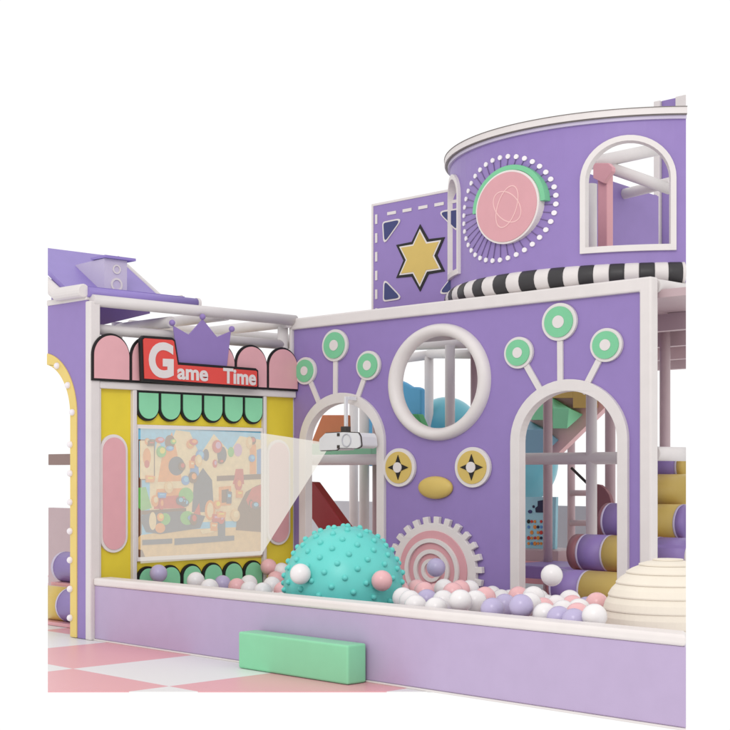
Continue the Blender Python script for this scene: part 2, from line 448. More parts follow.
def put_word(word, xa, xb, yt_a, yb_a, yb_b, bold):
    ua, va = on_x(xa, yb_a, 0.106); ub, vb = on_x(xb, yb_b, 0.106); ht = on_x(xa, yt_a, 0.106)[1]-va
    bm = text_bm(word, 1.0, lambda u, v, w: Vector((u, v, w)), 0, 0, 0, 0.004, bold)
    us = [q.co.x for q in bm.verts]; vs = [q.co.y for q in bm.verts]
    u0, u1, v0, v1 = min(us), max(us), min(vs), max(vs)
    vbase = v0
    for q in bm.verts:
        k = (q.co.x-u0)/(u1-u0)
        q.co = S(ua+k*(ub-ua), va+k*(vb-va)+(q.co.y-vbase)/(v1-vbase)*ht, 0.027+(q.co.z))
    return bm
for args in (('G', 148.8, 173.6, 341.4, 377.6, 378.6, .04), ('ame', 177.3, 208, 368.2, 379.3, 381.6, .03), ('Time', 223.2, 256, 367.8, 383.4, 385.6, .03)):
    mesh('lettering', put_word(*args), WHITE, sign)
    a = list(args); a[-1] += .022; 
# --- projection screen with a toy-town picture
sy0, sy1 = yC+0.004, yD-0.004
szt = on_x(136, 424.5, 0)[1]; szb = on_x(136, 561.5, 0)[1]
scr = thing('picture_screen', 'large cartoon toy town picture framed in the stall wall', 'picture', (0.0, (sy0+sy1)/2, szb))
SS = on_side(0.0)
mesh('screen_frame', prism(SS, -0.01, 0.014, rect(sy0, sy1, szb, szt), [rect(sy0+0.012, sy1-0.012, szb+0.03, szt-0.028)]), CREAM, scr, bevel=0.003)
pm = [SKYP, TAN, CREAMP, BROWNP, GREYP, LEAFP, ORNP, REDP, BLUEP, LILP, YELLOW, WHITE]
IX = {m.name: i for i, m in enumerate(pm)}
bm = BM(); lay = [0.0]
def P(mat, pts):                               # shapes of the print, points in photo pixels
    lay[0] += 0.00012
    add_prism(bm, SS, -0.008, -0.002+lay[0], [on_x(x, y, 0) for x, y in pts], mi=pm.index(mat))
def E(mat, x, y, rx, ry, n=24): P(mat, [(x+rx*cos(2*pi*i/n), y+ry*sin(2*pi*i/n)) for i in range(n)])
P(SKYP, [(135.8, 426), (262, 431.5), (262, 557), (135.8, 562)])
P(CREAMP, [(150, 470), (158, 440), (166, 455), (176, 430), (190, 432), (200, 455), (214, 434), (230, 452), (240, 436), (262, 440), (262, 520), (150, 524)])
P(TAN, [(135.8, 536), (175, 530), (262, 526), (262, 557), (135.8, 562)])
P(BROWNP, [(135.9, 480), (142, 476), (142, 534), (135.9, 540)])
P(LEAFP, [(135.9, 488), (146, 487), (152, 508), (142, 511), (135.9, 505)])
P(CREAMP, [(140, 440), (154, 440), (154, 480), (140, 480)])
P(BROWNP, [(138, 440), (139.2, 440), (139.2, 481), (138, 481)])
for a in (440, 479.5): P(BROWNP, [(138, a-.6), (155, a-.6), (155, a+.6), (138, a+.6)])
P(BROWNP, [(154, 440), (155, 440), (155, 480), (154, 480)])
E(ORNP, 147, 457, 4, 9); E(REDP, 147, 464, 2.6, 4)
P(ORNP, [(159, 475), (163, 452), (172, 432), (177, 452), (181, 475), (184, 508), (154, 508)])
P(CREAMP, [(157.5, 482), (182.5, 481), (182.8, 488), (156.8, 489)])
P(REDP, [(155.4, 497), (183.6, 495), (184.6, 508), (154, 509)])
E(BROWNP, 170, 442, 5, 7); E(GREYP, 176.5, 466, 8, 9.5)
P(BLUEP, [(189, 480), (191, 464), (198, 464), (200, 482)]); E(REDP, 196, 460, 5, 5)
P(GREYP, [(192, 512), (194, 482), (203, 468), (212, 480), (214, 512)])
E(GREYP, 206, 455, 3, 6); E(GREYP, 222, 455, 4.6, 8.5)
E(LEAFP, 186, 496, 7.4, 8.5); E(LILP, 238, 450, 4, 6.5); E(LEAFP, 231, 452, 3, 5)
P(ORNP, [(250, 474), (250, 446), (253, 438), (256, 446), (256, 474)])
P(BLUEP, [(257, 474), (257, 450), (262, 448), (262, 474)])
P(BROWNP, [(217, 476), (262, 474), (262, 479), (217, 481)])
P(REDP, [(233, 484), (236, 469), (243, 469), (244, 484)])
P(ORNP, [(219, 506), (219, 487), (231, 486), (231, 505)]); P(BROWNP, [(221.5, 503), (221.5, 490), (228.5, 489), (228.5, 502)])
P(BROWNP, [(236, 530), (238, 508), (246, 492), (256, 486), (262, 484), (262, 532)])
P(REDP, [(246, 500), (252, 488), (262, 484), (262, 506), (250, 510)]); 
P(BROWNP, [(137, 511), (186, 508), (186, 512), (137, 515)])
E(ORNP, 210, 510, 5.2, 10); E(CREAMP, 210, 510, 3.2, 7.5)
P(REDP, [(190, 521), (199, 503), (201, 520), (195, 526)])
P(GREYP, [(141, 521), (141, 516), (150, 513), (180, 511), (205, 516), (200, 528), (160, 534), (146, 532)])
E(LEAFP, 165, 519, 5.2, 6); E(CREAMP, 152.5, 521, 3.6, 9); E(ORNP, 160, 528, 5, 5); E(LEAFP, 187, 518, 7, 7)
P(GREYP, [(142.5, 540), (172, 538.6), (172, 543.4), (142.5, 545)])
P(GREYP, [(174.6, 538.6), (218, 536), (218, 520), (225, 519.6), (225, 536), (234, 535.6), (234, 540.4), (174.6, 545)])
P(CREAMP, [(200, 530), (212, 528), (214, 532), (202, 534)])
P(BROWNP, [(135.9, 549), (142, 550), (146, 560), (135.9, 561)])
rg = random.Random(5)
for k in range(44):                            # small toys, jars and fruit crowding the print, each with a lighter patch
    x = rg.uniform(146, 255); y = rg.choice([rg.uniform(440, 470), rg.uniform(476, 506), rg.uniform(500, 528)])
    w_, h_ = rg.uniform(1.8, 4.6), rg.uniform(2.2, 6.5)
    m_, l_ = rg.choice([(BROWNP, ORNP), (REDP, ORNP), (REDP, LILP), (LEAFP, YELLOW), (GREYP, SKYP), (ORNP, YELLOW), (BROWNP, REDP), (ORNP, CREAMP), (TAN, CREAMP), (BLUEP, SKYP)])
    if rg.random() < .75:
        E(m_, x, y, w_, h_, 18); E(l_, x+w_*.15, y-h_*.2, w_*.6, h_*.55, 14)
    else:
        P(m_, [(x-w_, y-h_), (x+w_, y-h_*.8), (x+w_*.8, y+h_), (x-w_, y+h_)]); P(l_, [(x-w_*.6, y-h_*.5), (x+w_*.6, y-h_*.4), (x+w_*.5, y), (x-w_*.6, y)])
mesh('picture', bm, pm, scr)

# ================================================================== OPEN TUBE FRAME OVER THE STALL
R = 0.042
fr1 = thing('tube_frame', 'white padded tube frame overhead behind the stall wall', 'tube frame', (0, 0, 0))
ztr = on_x(130, 304, 0)[1]; ztl = TOPZ-0.03
def part_tube(name, parent, a, b, r=R, mat=TUBE): return mesh(name, tube(a, b, r, 24), mat, parent, smooth=False) if False else smooth_tube(name, parent, a, b, r, mat)
def smooth_tube(name, parent, a, b, r, mat):
    o = mesh(name, tube(a, b, r, 24), mat, parent)
    for p in o.data.polygons: p.use_smooth = len(p.vertices) == 4
    return o
mesh('corner_post', box(-0.035, 0.03, -0.035, 0.05, 0.0, TOPZ-0.02), WHITE, fr1, bevel=0.01)
part_tube('top_rail', fr1, (0, 0.0, ztr), (0, PW_Y, ztr-0.0), R)
part_tube('back_rail', fr1, (-1.2, 1.15, ztr), (-1.2, 3.3, ztr), R)
part_tube('cross_rail', fr1, (0, PW_Y-0.06, ztr-0.02), (-1.2, PW_Y-0.06, ztr-0.02), R)
part_tube('cross_rail', fr1, (0, 1.2, ztr-.01), (-1.2, 1.2, ztr-.01), R)
q9 = on_x(117, 329, -0.7); part_tube('cross_rail', fr1, (0, q9[0], q9[1]), (-0.7, q9[0], q9[1]), R); part_tube('post', fr1, (-0.7, q9[0], 0), (-0.7, q9[0], q9[1]+.05), R)
part_tube('mid_rail', fr1, (-0.09, 0.1, ztr-0.19), (-0.09, PW_Y, ztr-0.19), R*.9)
part_tube('post', fr1, (-1.2, 1.9, 0), (-1.2, 1.9, ztr), R)
part_tube('post', fr1, (-0.09, 1.84, 0), (-0.09, 1.84, ztr), R)

# ================================================================== HOUSE (left)
xL0 = on_y(END_L, 472, -0.02)[0]
hs = thing('play_house', 'purple play house front with bulb-lit yellow archway and sloped roof', 'play house', (-0.35, 0.0, 0))
zpt = on_y(80, 301, -0.02)[1]
ra_o = on_y(76.2, 472, -0.03)[0]; ra_i = on_y(69.8, 472, -0.03)[0]
ztop_o = on_y(48.5, 353.6, -0.03)[1]
# arch centre lies left of where the front stops: fit a circle to the visible quarter
q1 = on_y(74, 390, -0.03); q0 = on_y(48.5, 353.8, -0.03)
cxh = on_y(41, 472, -0.03)[0]; ro = ra_o-cxh
zsp = q0[1]-sqrt(max(1e-4, ro**2-(q0[0]-cxh)**2)); ri = ro-(ra_o-ra_i)
print('house arch', cxh, ro, zsp)
def clipx(pts, x0):                            # keep the part of a polygon at x >= x0
    out = []
    for i in range(len(pts)):
        a, b = pts[i-1], pts[i]
        if (a[0] >= x0) != (b[0] >= x0):
            k = (x0-a[0])/(b[0]-a[0]); out.append((x0, a[1]+k*(b[1]-a[1])))
        if b[0] >= x0: out.append(b)
    return out
HF = on_wall(-0.0)
al = [(cxh+ro*cos(pi/2*i/24), zsp+ro*sin(pi/2*i/24)) for i in range(25)]
pan = clipx([(xL0, zpt), (xL0, q0[1])]+[p for p in reversed(al) if p[0] > xL0+.004]+[(cxh+ro, 0.004), (-0.036, 0.004), (-0.036, zpt)], xL0)
mesh('front_panel', prism(HF, -0.05, 0.02, pan), PURPLE, hs)
ring = [(cxh+ro, 0.004)]+al+[(cxh, zsp+ri)]+[(cxh+ri*cos(pi/2*(24-i)/24), zsp+ri*sin(pi/2*(24-i)/24)) for i in range(25)]+[(cxh+ri, 0.004)]
trim = mesh('arch_trim', prism(HF, -0.06, 0.03, clipx(ring, xL0)), TRIMY, hs, bevel=0.006)
rm = (ro+ri)/2
for k in range(7):
    z = 0.14+k*0.205
    if z < zsp: mesh('bulb', add_sphere(BM(), (cxh+ri+0.012, -0.035, z), 0.024, 16, 10), BULB, trim, smooth=True)
for k in range(6):
    a = 0.05+k*0.205/rm
    if cxh+rm*cos(a) > xL0+0.01: mesh('bulb', add_sphere(BM(), (cxh+rm*cos(a), -0.035, zsp+rm*sin(a)), 0.024, 16, 10), BULB, trim, smooth=True)
mesh('lintel', box(xL0, -0.03, -0.03, 0.04, zpt, zpt+0.04), WHITE, hs, bevel=0.006)
# roof: profile in X-Z swept along Y, white padded edge at the front
e0 = on_y(60.5, 291, -0.02); ridge = (-0.80, on_y(52, 246.6, 0.1)[1]-0.02)
ev = (-0.29, 2.485)
prof = [(-0.89, 2.865), ev, (-0.02, 2.475)]
YR = 0.82
xs = [p[0] for p in prof]
bm = BM(); th = 0.035
A = [(p[0], -0.02, p[1]) for p in prof]; B = [(p[0], YR, p[1]) for p in prof]
va = [bm.verts.new(p) for p in A]; vb = [bm.verts.new(p) for p in B]
vc = [bm.verts.new((p[0]-.01, p[1], p[2]-th)) for p in A]; vd = [bm.verts.new((p[0]-.01, p[1], p[2]-th)) for p in B]
for i in range(2):
    bm.faces.new((va[i], va[i+1], vb[i+1], vb[i])); bm.faces.new((vc[i], vd[i], vd[i+1], vc[i+1]))
    bm.faces.new((va[i], vc[i], vc[i+1], va[i+1])); bm.faces.new((vb[i], vb[i+1], vd[i+1], vd[i]))
bm.faces.new((va[0], vb[0], vd[0], vc[0])); bm.faces.new((va[2], vc[2], vd[2], vb[2]))
bmesh.ops.recalc_face_normals(bm, faces=bm.faces[:]); cut_l(bm)
roof = mesh('roof', bm, ROOFP, hs)
# padded barge edge at the front, along the slope and the flat eave
def padded(path, r, n=16):
    bm = BM(); rings = []
    P_ = [Vector(p) for p in path]
    for i, p in enumerate(P_):
        d = (P_[min(i+1, len(P_)-1)]-P_[max(i-1, 0)]).normalized(); s = Vector((0, 1, 0)); up = d.cross(s).normalized()
        k = 1.0
        if 0 < i < len(P_)-1:
            d1 = (P_[i+1]-p).normalized(); k = 1/max(.5, d.dot(d1))
        rings.append([bm.verts.new(p+s*r*cos(2*pi*j/n)+up*r*k*sin(2*pi*j/n)) for j in range(n)])
    for a, b in zip(rings, rings[1:]):
        for j in range(n): bm.faces.new((a[j], a[(j+1) % n], b[(j+1) % n], b[j]))
    bm.faces.new(rings[0]); bm.faces.new(rings[-1]); return bm
sl = (prof[1][1]-prof[0][1])/(prof[1][0]-prof[0][0])
xs0 = on_y(END_L, 400, -0.05)[0]
bp_ = [on_y(x, y, -0.05) for x, y in ((40, 278), (58, 294.5), (84, 290.5))]
mesh('barge_pad', cut_l(padded([(q[0], -0.05, q[1]) for q in bp_], 0.048)), WHITE, roof, bevel=0.012)
mesh('rear_edge', padded([(-0.89, YR, 2.865-0.01), (ev[0], YR, ev[1]-0.01), (-0.06, YR, 2.47)], 0.02), WHITE, roof, smooth=True)
ez = on_x(120, 295.3, -0.03)[1]
er = mesh('eave_roll', tube((-0.03, -0.02, ez), (-0.03, 0.93, ez), 0.036, 20), ROOFP, hs)
for p in er.data.polygons: p.use_smooth = len(p.vertices) == 4
mesh('eave_cap', tube((-0.03, 0.93, ez), (-0.03, 0.955, ez), 0.04, 20), WHITE, er)
mesh('inner_board', prism(on_side(-0.6), -0.03, 0, [on_x(x, y, -0.6) for x, y in ((94, 304), (94, 327), (150, 313.5), (150, 307))]), PURPLE, hs)
# gable filling between panel and roof
gab = clipx([(-0.8, zpt+0.04), (-0.04, zpt+0.04), (-0.04, 2.43), (ev[0], 2.44), (-0.8, 2.8)], xL0)
mesh('gable', prism(HF, -0.04, -0.01, gab), PURPLE, hs)
# dormer: lilac box with two round vents under its own little roof
dx = -0.27
da = on_x(104.3, 258, dx); db = on_x(127, 261, dx)
dz1 = (da[1]+db[1])/2; dy0, dy1 = da[0], db[0]
rz = lambda x: ev[1]+sl*(x-ev[0])
dxb = dx-(dz1-rz(dx))/abs(sl)*0.93
dm = mesh('dormer', prism(lambda u, v, w: Vector((u, dy0+w, v)), 0, dy1-dy0, [(dx, rz(dx)-0.02), (dx, dz1), (dxb, dz1-0.01), (dxb, rz(dxb)-0.02)]), PALEL, hs)
DF = on_side(dx)
for (px, py, r) in ((116.4, 269.5, .034), (116.4, 285, .050)):
    u, v = on_x(px, py, dx)
    mesh('round_vent', prism(DF, 0.0, 0.008, circ(u, v, r, n=40), [circ(u, v, r*.72, n=40)]), WHITE, dm, bevel=0.003)
mesh('dormer_roof', prism(lambda u, v, w: Vector((u, dy0-0.012+w, v)), 0, dy1-dy0+0.07,
     [(dx+0.03, dz1+0.001), (dx+0.03, dz1+0.02), (dx-0.16, dz1+0.018), (dx-0.16, dz1+0.001)]), ROOFP, dm)
# inside the house
o = mesh('grab_rail', box(on_y(48.2, 460, 1.05)[0], -0.5, 1.05, 1.12, *[on_y(60, y, 1.05)[1] for y in (465, 454)]), BROWN, bevel=0.004)
tag(o, 'brown grab rail crossing the open archway of the purple house', 'rail')
o = mesh('back_panel', box(on_y(48.2, 500, 1.0)[0], -0.42, 1.0, 1.05, 0, on_y(60, 508, 1.0)[1]), MAUVE, bevel=0.004)
tag(o, 'dull brown low panel at the back of the house archway', 'panel')

def roll_step(label, axis_y0, axis_y1, X, Z, r, segs, capmat, group, base=None, xbox=None):
    """padded roll, axis along Y; segs = list of (y_end, material); white piping between segments"""
    t = thing('roll_step', label, 'step', (X, (axis_y0+axis_y1)/2, Z-r), group)
    y = axis_y0
    o = mesh('end_cap', tube((X, axis_y0-0.012, Z), (X, axis_y0, Z), r*0.985, 36), capmat, t)
    for i, (ye, m) in enumerate(segs):
        o = smooth_tube('padded_section', t, (X, y, Z), (X, ye, Z), r, m)
        o = smooth_tube('piping', t, (X, y-0.006, Z), (X, y+0.012, Z), r*1.012, PALEL)
        y = ye
    return t
# two rolls inside the left archway: axis along X there
def roll_x(label, x0, x1, xm, Y, Z, r, m0, m1, group):
    t = thing('roll_step', label, 'step', ((x0+x1)/2, Y, Z-r), group)
    o = mesh('padded_section', cut_l(tube((x0, Y, Z), (xm, Y, Z), r, 36)), m0, t)
    for p in o.data.polygons: p.use_smooth = len(p.vertices) == 4
    smooth_tube('padded_section', t, (xm, Y, Z), (x1, Y, Z), r, m1)
    smooth_tube('piping', t, (xm-0.008, Y, Z), (xm+0.01, Y, Z), r*1.012, PALEL)
    mesh('foot_board', cut_l(box(x0, x1, Y-r, Y+r, Z-r-0.022, Z-r+0.004)), PINK, t)
YH = 0.42
xh0 = on_y(40, 560, YH)[0]
roll_x('lower yellow and purple padded roll inside the left archway', xh0, -0.10, on_y(70.5, 600, YH)[0], YH, 0.155, 0.13, GOLD, PURPLE, 'padded rolls in the house')
roll_x('upper purple padded roll inside the left archway', on_y(64, 560, YH+.2)[0], -0.10, on_y(65.5, 560, YH+.2)[0], YH+.2, 0.42, 0.12, PALEL, PURPLE, 'padded rolls in the house')

# ================================================================== STAR PANEL above the facade
SY = PW_Y+0.42
a = on_y(372.8, 472, SY)[0]
ztop = on_y(374, 205.5, SY)[1]
sb = 1.0*(on_y(420.5, 258, SY)[0]-a)*2 + 0.0
star = thing('star_panel', 'square purple panel with gold six-pointed star and stitched edge', 'wall panel', (a+sb/2, SY, TOPZ-0.12))
zbot = TOPZ-0.12
SW = on_wall(SY)
mesh('board', prism(SW, -0.06, 0, rect(a, a+sb, zbot, ztop)), PURPLE, star)
mesh('edge_piping', prism(SW, -0.055, 0.006, [(a-.012, zbot), (a+.008, zbot), (a+.008, ztop-.006), (a+sb, ztop-.006), (a+sb, ztop+.014), (a-.012, ztop+.014)]), WHITE, star, bevel=0.004)
dl = 0.075
zc = on_y(420.5, 258, SY)[1]; uc = a+sb/2
n = 8
def stitch(*q): mesh('stitch', prism(SW, 0.001, 0.005, rect(*q)), WHITE, star)
for i in range(n):
    z = ztop-0.075-i*0.148
    stitch(a+.030, a+.054, z-dl, z)
    x = a+0.165+i*0.168
    if x+dl < a+sb: stitch(x, x+dl+.02, ztop-.098, ztop-.074)
def tri(pts):
    P3 = [on_y(x, y, SY) for x, y in pts]
    cu = sum(p[0] for p in P3)/3; cv = sum(p[1] for p in P3)/3
    w = mesh('corner_triangle', prism(SW, 0.001, 0.007, rounded(P3, 0.03)), WHITE, star)
    mesh('navy_inlay', prism(SW, 0.007, 0.010, rounded([(cu+(p[0]-cu)*.80, cv+(p[1]-cv)*.80) for p in P3], 0.02)), NAVY, w)
tri([(382.7, 222), (404, 217.5), (384, 245.5)]); tri([(384, 278), (404, 299), (383.4, 302)])
m = lambda x: 2*(uc)-x
def tri_m(pts):
    P3 = [(m(on_y(x, y, SY)[0]), on_y(x, y, SY)[1]-0.0) for x, y in pts]
    # the panel is square on, so the right pair mirrors the left pair in building coordinates
    zs = [on_y(x, y, SY)[1] for x, y in pts]
    cu = sum(p[0] for p in P3)/3; cv = sum(p[1] for p in P3)/3
    w = mesh('corner_triangle', prism(SW, 0.001, 0.007, rounded(P3[::-1], 0.03)), WHITE, star)
    mesh('navy_inlay', prism(SW, 0.007, 0.010, rounded([(cu+(p[0]-cu)*.80, cv+(p[1]-cv)*.80) for p in P3[::-1]], 0.02)), NAVY, w)
tri_m([(382.7, 222), (404, 217.5), (384, 245.5)]); tri_m([(384, 278), (404, 299), (383.4, 302)])
Rs = on_y(420.5, 229, SY)[1]-zc
def star6(r, k=0.56, du=0, dv=0): return [(uc+du+1.15*(r if i % 2 == 0 else r*k)*cos(pi/2+i*pi/6), zc+dv+(r if i % 2 == 0 else r*k)*sin(pi/2+i*pi/6)) for i in range(12)]
st = mesh('star', prism(SW, 0.001, 0.006, star6(Rs*1.16, .60)), BLACK, star)
wl = mesh('white_outline', prism(SW, 0.006, 0.008, star6(Rs*1.00, .585)), WHITE, st)
mesh('gold_star', prism(SW, 0.008, 0.011, star6(Rs*0.90, .58)), GOLD, st)

# ================================================================== DRUM TOWER
DC = Vector((2.29, 3.359, 0)); DR = 1.455
def on_c(x, y, r=DR):
    d = ray(x, y); ox, oy = CAM.x-DC.x, CAM.y-DC.y
    A_ = d.x**2+d.y**2; B_ = 2*(ox*d.x+oy*d.y); C_ = ox*ox+oy*oy-r*r
    disc = B_*B_-4*A_*C_
    t_ = (-B_-sqrt(max(0, disc)))/(2*A_); p = CAM+d*t_
    return atan2(p.y-DC.y, p.x-DC.x)*DR, p.z
def on_drum(r=DR): return lambda u, v, w: Vector((DC.x+(r+w)*cos(u/DR), DC.y+(r+w)*sin(u/DR), v))
uR = on_c(END_R, 200)[0]; uL = radians(-172)*DR
if uR > 0: pass
sl_ = lambda u0, u1, st=0.09: [u0+st*i for i in range(1, int((u1-u0)/st)+1)]
zr1 = on_c(636, 108, DR+.03)[1]; zr0 = on_c(636, 120.5, DR+.0)[1]; zd0 = 2.40
print('drum u', uR/DR*180/pi, 'rim z', zr0, zr1)
tow = thing('drum_tower', 'round purple drum tower with pink gear emblem above the facade', 'tower', (DC.x, DC.y, 2.3))
w2 = on_c(628, 250)[0]; r2a = on_c(580.8, 220)[0]; r2b = on_c(676, 220)[0]
c2 = (r2a+r2b)/2; h2 = (r2b-r2a)/2; zt2 = on_c(630, 135.5)[1]; zb2 = on_c(630, 251.5)[1]
# left window sits at the left edge of the visible face
l_b = on_c(460.8, 230)[0]; l_a = on_c(450.6, 230)[0]; h1 = (l_b-l_a)/2+.015; c1 = l_b-h1; zt1 = zt2; zb1 = zb2
D_ = on_drum()
def win(c, h, zt, zb, e): return arch(c, h-e, zb+e, zt-h*.92, 24, rise=h*.92-e)
mesh('drum_wall', prism(D_, -0.05, 0, rect(uL, uR, zd0, zr0+.01), [win(c2, h2, zt2, zb2, .03), win(c1, h1, zt1, zb1, .03)], slices=sl_(uL, uR)), PURPLE, tow)
for c, h, zt, zb in ((c2, h2, zt2, zb2), (c1, h1, zt1, zb1)):
    mesh('window_frame', prism(D_, -0.06, 0.022, arch(c, h, zb, zt-h*.92, 24, rise=h*.92), [arch(c, h-.036, zb+.04, zt-h*.92, 24, rise=h*.92-.036)], slices=sl_(c-h, c+h, .06)), WHITE, tow, bevel=0.008)
dz = zr1-zr0
mesh('rim_trim', prism(on_drum(DR), -0.05, 0.018, rect(uL, uR, zr0, zr0+dz*.30), slices=sl_(uL, uR, .06)), PALEL, tow)
mesh('rim_line', prism(on_drum(DR), -0.05, 0.034, rect(uL, uR, zr0+dz*.30, zr0+dz*.38), slices=sl_(uL, uR, .06)), RIMG, tow)
mesh('rim_band', prism(on_drum(DR), -0.05, 0.042, rect(uL, uR, zr0+dz*.38, zr0+dz*.94), slices=sl_(uL, uR, .06)), WHITE, tow)
mesh('rim_line', prism(on_drum(DR), -0.05, 0.046, rect(uL, uR, zr0+dz*.94, zr1), slices=sl_(uL, uR, .06)), RIMG, tow)
# striped roll around the foot
zroll = 2.462; rr = 0.078; ROFF = -0.032
seg_px = [444.5, 449, 455, 461.5, 471, 480.5, 491.5, 504.5, 517.5, 533, 547, 562, 577.5, 592.5, 608.5, 624, 639, 655, 669, 683.5, 686]
ub = [on_c(min(x, 690), 275, DR+.05)[0] for x in seg_px]
ub[-1] = on_c(END_R, 275, DR+.03)[0]
d_ = (ub[8]-ub[4])/4
for i in range(4, -1, -1): ub[i] = ub[i+1]-d_
ub = [ub[0]-d_*k for k in range(6, 0, -1)]+ub
def roll_arc(u0, u1):
    bm = BM(); rings = []; m_ = 18; e_ = min(.012, (u1-u0)*.2)
    us = [u0, u0+e_*.3, u0+e_, (u0*2+u1)/3, (u0+u1*2)/3, u1-e_, u1-e_*.3, u1]; n = len(us)-1
    for i, u_ in enumerate(us):
        k = 0.94 if i in (0, n) else (0.985 if i in (1, n-1) else 1.0)
        rings.append([bm.verts.new(Vector((DC.x+(DR+ROFF+rr*k*cos(b))*cos(u_/DR), DC.y+(DR+ROFF+rr*k*cos(b))*sin(u_/DR), zroll+rr*k*sin(b)))) for b in [2*pi*j/m_ for j in range(m_)]])
    for p_, q_ in zip(rings, rings[1:]):
        for j in range(m_): bm.faces.new((p_[j], p_[(j+1) % m_], q_[(j+1) % m_], q_[j]))
    bm.faces.new(rings[0]); bm.faces.new(rings[-1]); return bm
for i in range(len(ub)-1):
    s_ = mesh('foot_roll', roll_arc(ub[i], ub[i+1]), CHAR if (i % 2 == 0) else WHITE, tow)
    for p in s_.data.polygons: p.use_smooth = len(p.vertices) == 4
# gear emblem
ue, ve = on_c(510, 207)
uc_, vc_ = on_c(509.2, 207.5)
Tn = Vector((cos(uc_/DR), sin(uc_/DR), 0)); Tt = Vector((-sin(uc_/DR), cos(uc_/DR), 0))
def tang(u, v, w): return DC+Tn*(DR+w)+Tt*(u-uc_)+Vector((0, 0, v))
rd = (on_c(508, 171)[1]-on_c(508, 244)[1])/2
rdot = (on_c(510, 155.5)[1]-on_c(510, 258.5)[1])/2
uda, udb = on_c(464.6, 207)[0], on_c(556.6, 207)[0]; ue = (uda+udb)/2; DX = (udb-uda)/2/rdot
EM = 1.19
emb = mesh('emblem_disc', prism(tang, -0.06, 0.026, circ(uc_, vc_, rd*EM, rd, n=64)), CREAM, tow, bevel=0.005)
mesh('pink_face', prism(tang, 0.026, 0.031, circ(uc_, vc_, (rd-.014)*EM, rd-.014, n=64)), PINK, emb)
for ang in (radians(62), radians(-35)):
    pts = []
    for i in range(48):
        x_, y_ = rd*.60*cos(2*pi*i/48), rd*.37*sin(2*pi*i/48); pts.append((uc_+.01+x_*cos(ang)-y_*sin(ang), vc_+x_*sin(ang)+y_*cos(ang)))
    pin = []
    for i in range(48):
        x_, y_ = (rd*.60-.007)*cos(2*pi*i/48), (rd*.37-.007)*sin(2*pi*i/48); pin.append((uc_+.01+x_*cos(ang)-y_*sin(ang), vc_+x_*sin(ang)+y_*cos(ang)))
    mesh('orbit_line', prism(tang, 0.031, 0.033+.0006*ang, pts, [pin]), vinyl('orbit_pink', (244, 200, 198), K), emb)
n = 40; ar = [(uc_+(rd+.036)*EM*cos(pi*i/n), vc_+(rd+.036)*sin(pi*i/n)) for i in range(n+1)]+[(uc_-(rd+.002)*EM*cos(pi*i/n), vc_+(rd+.002)*sin(pi*i/n)) for i in range(n+1)]
mesh('green_arc', prism(tang, -0.06, 0.016, ar), MINT, emb, bevel=0.004)
ND = 38
for i in range(ND):
    a_ = 2*pi*(i+.5)/ND
    du, dv = cos(a_), sin(a_)
    d = mesh('dot', prism(D_, 0.001, 0.010, circ(ue+rdot*DX*du, ve+rdot*dv, 0.0165*EM, .0165, n=16)), BULB, tow)
    n_ = (-dv*.0026, du*.0026); r0_, r1_ = rd*.8, rdot-.016
    p0 = (ue+r0_*DX*du, ve+r0_*dv); p1 = (ue+r1_*DX*du, ve+r1_*dv)
    mesh('spoke', prism(D_, 0.001, 0.005, [(p0[0]-n_[0], p0[1]-n_[1]), (p1[0]-n_[0], p1[1]-n_[1]), (p1[0]+n_[0], p1[1]+n_[1]), (p0[0]+n_[0], p0[1]+n_[1])]), vinyl('spoke_purple', (116, 96, 142), K), d)

# things seen through the drum window
YI = 3.6
def post_px(name, xa, xb, Y, z0, z1, mat, parent):
    a = on_y(xa, 472, Y)[0]; b = on_y(xb, 472, Y)[0]
    return smooth_tube(name, parent, ((a+b)/2, Y, z0), ((a+b)/2, Y, z1), (on_y((xa+xb)/2+(xb-xa)/2, 472, Y)[0]-on_y((xa+xb)/2-(xb-xa)/2, 472, Y)[0])/2*0.82, mat)
fr2 = thing('tube_frame', 'white padded tube frame inside the drum tower behind its arched window', 'tube frame', (2.4, 3.6, 2.3))
def P3(x, y, Y): p = on_y(x, y, Y); return (p[0], Y, p[1])
part_tube('rail', fr2, P3(592, 163, 3.3), P3(668, 147, 4.1), 0.05)
part_tube('rail', fr2, P3(610, 168, 3.5), P3(670, 189, 3.9), 0.045)
part_tube('rail', fr2, P3(588, 203, 4.1), P3(672, 182, 3.9), 0.042)
post_px('post', 584, 597, 2.75, 2.4, 3.25, TUBE, fr2)
pp = thing('pink_post', 'pink padded post inside the drum window', 'post', P3(602, 290, 3.3))
pa = on_y(597.5, 250, 3.3)[0]; pb = on_y(607, 250, 3.3)[0]; zz = on_y(602, 166, 3.3)[1]
mesh('post_body', box(pa, pb, 3.3, 3.38, 2.35, zz), PINK, pp, bevel=0.006)
mesh('bracket', prism(on_wall(3.3), 0.004, 0.05, [on_y(x, y, 3.3) for x, y in ((597, 179), (597, 164), (612, 164), (616, 168), (616, 172), (607, 184))]), PINK, pp, bevel=0.004)
ib = thing('inner_panel', 'dark purple inner wall panels seen through the drum window', 'wall panel', P3(640, 290, 4.4))
mesh('board', box(on_y(604, 250, 4.5)[0], on_y(654.5, 250, 4.5)[0], 4.5, 4.54, 2.35, on_y(640, 197, 4.5)[1]), PURPLE, ib)
xk = on_y(654.5, 250, 4.5)[0]
mesh('side_board', prism(on_side(xk), 0.001, 0.04, [(4.5, 2.35), (3.1, 2.35), (3.1, on_x(672, 193, xk)[1]), (4.5, on_y(654.5, 197, 4.5)[1])]), PURPLE, ib)
mp_ = thing('mast_panel', 'narrow purple and white upright standing behind the drum rim', 'post', P3(670, 290, 5.2))
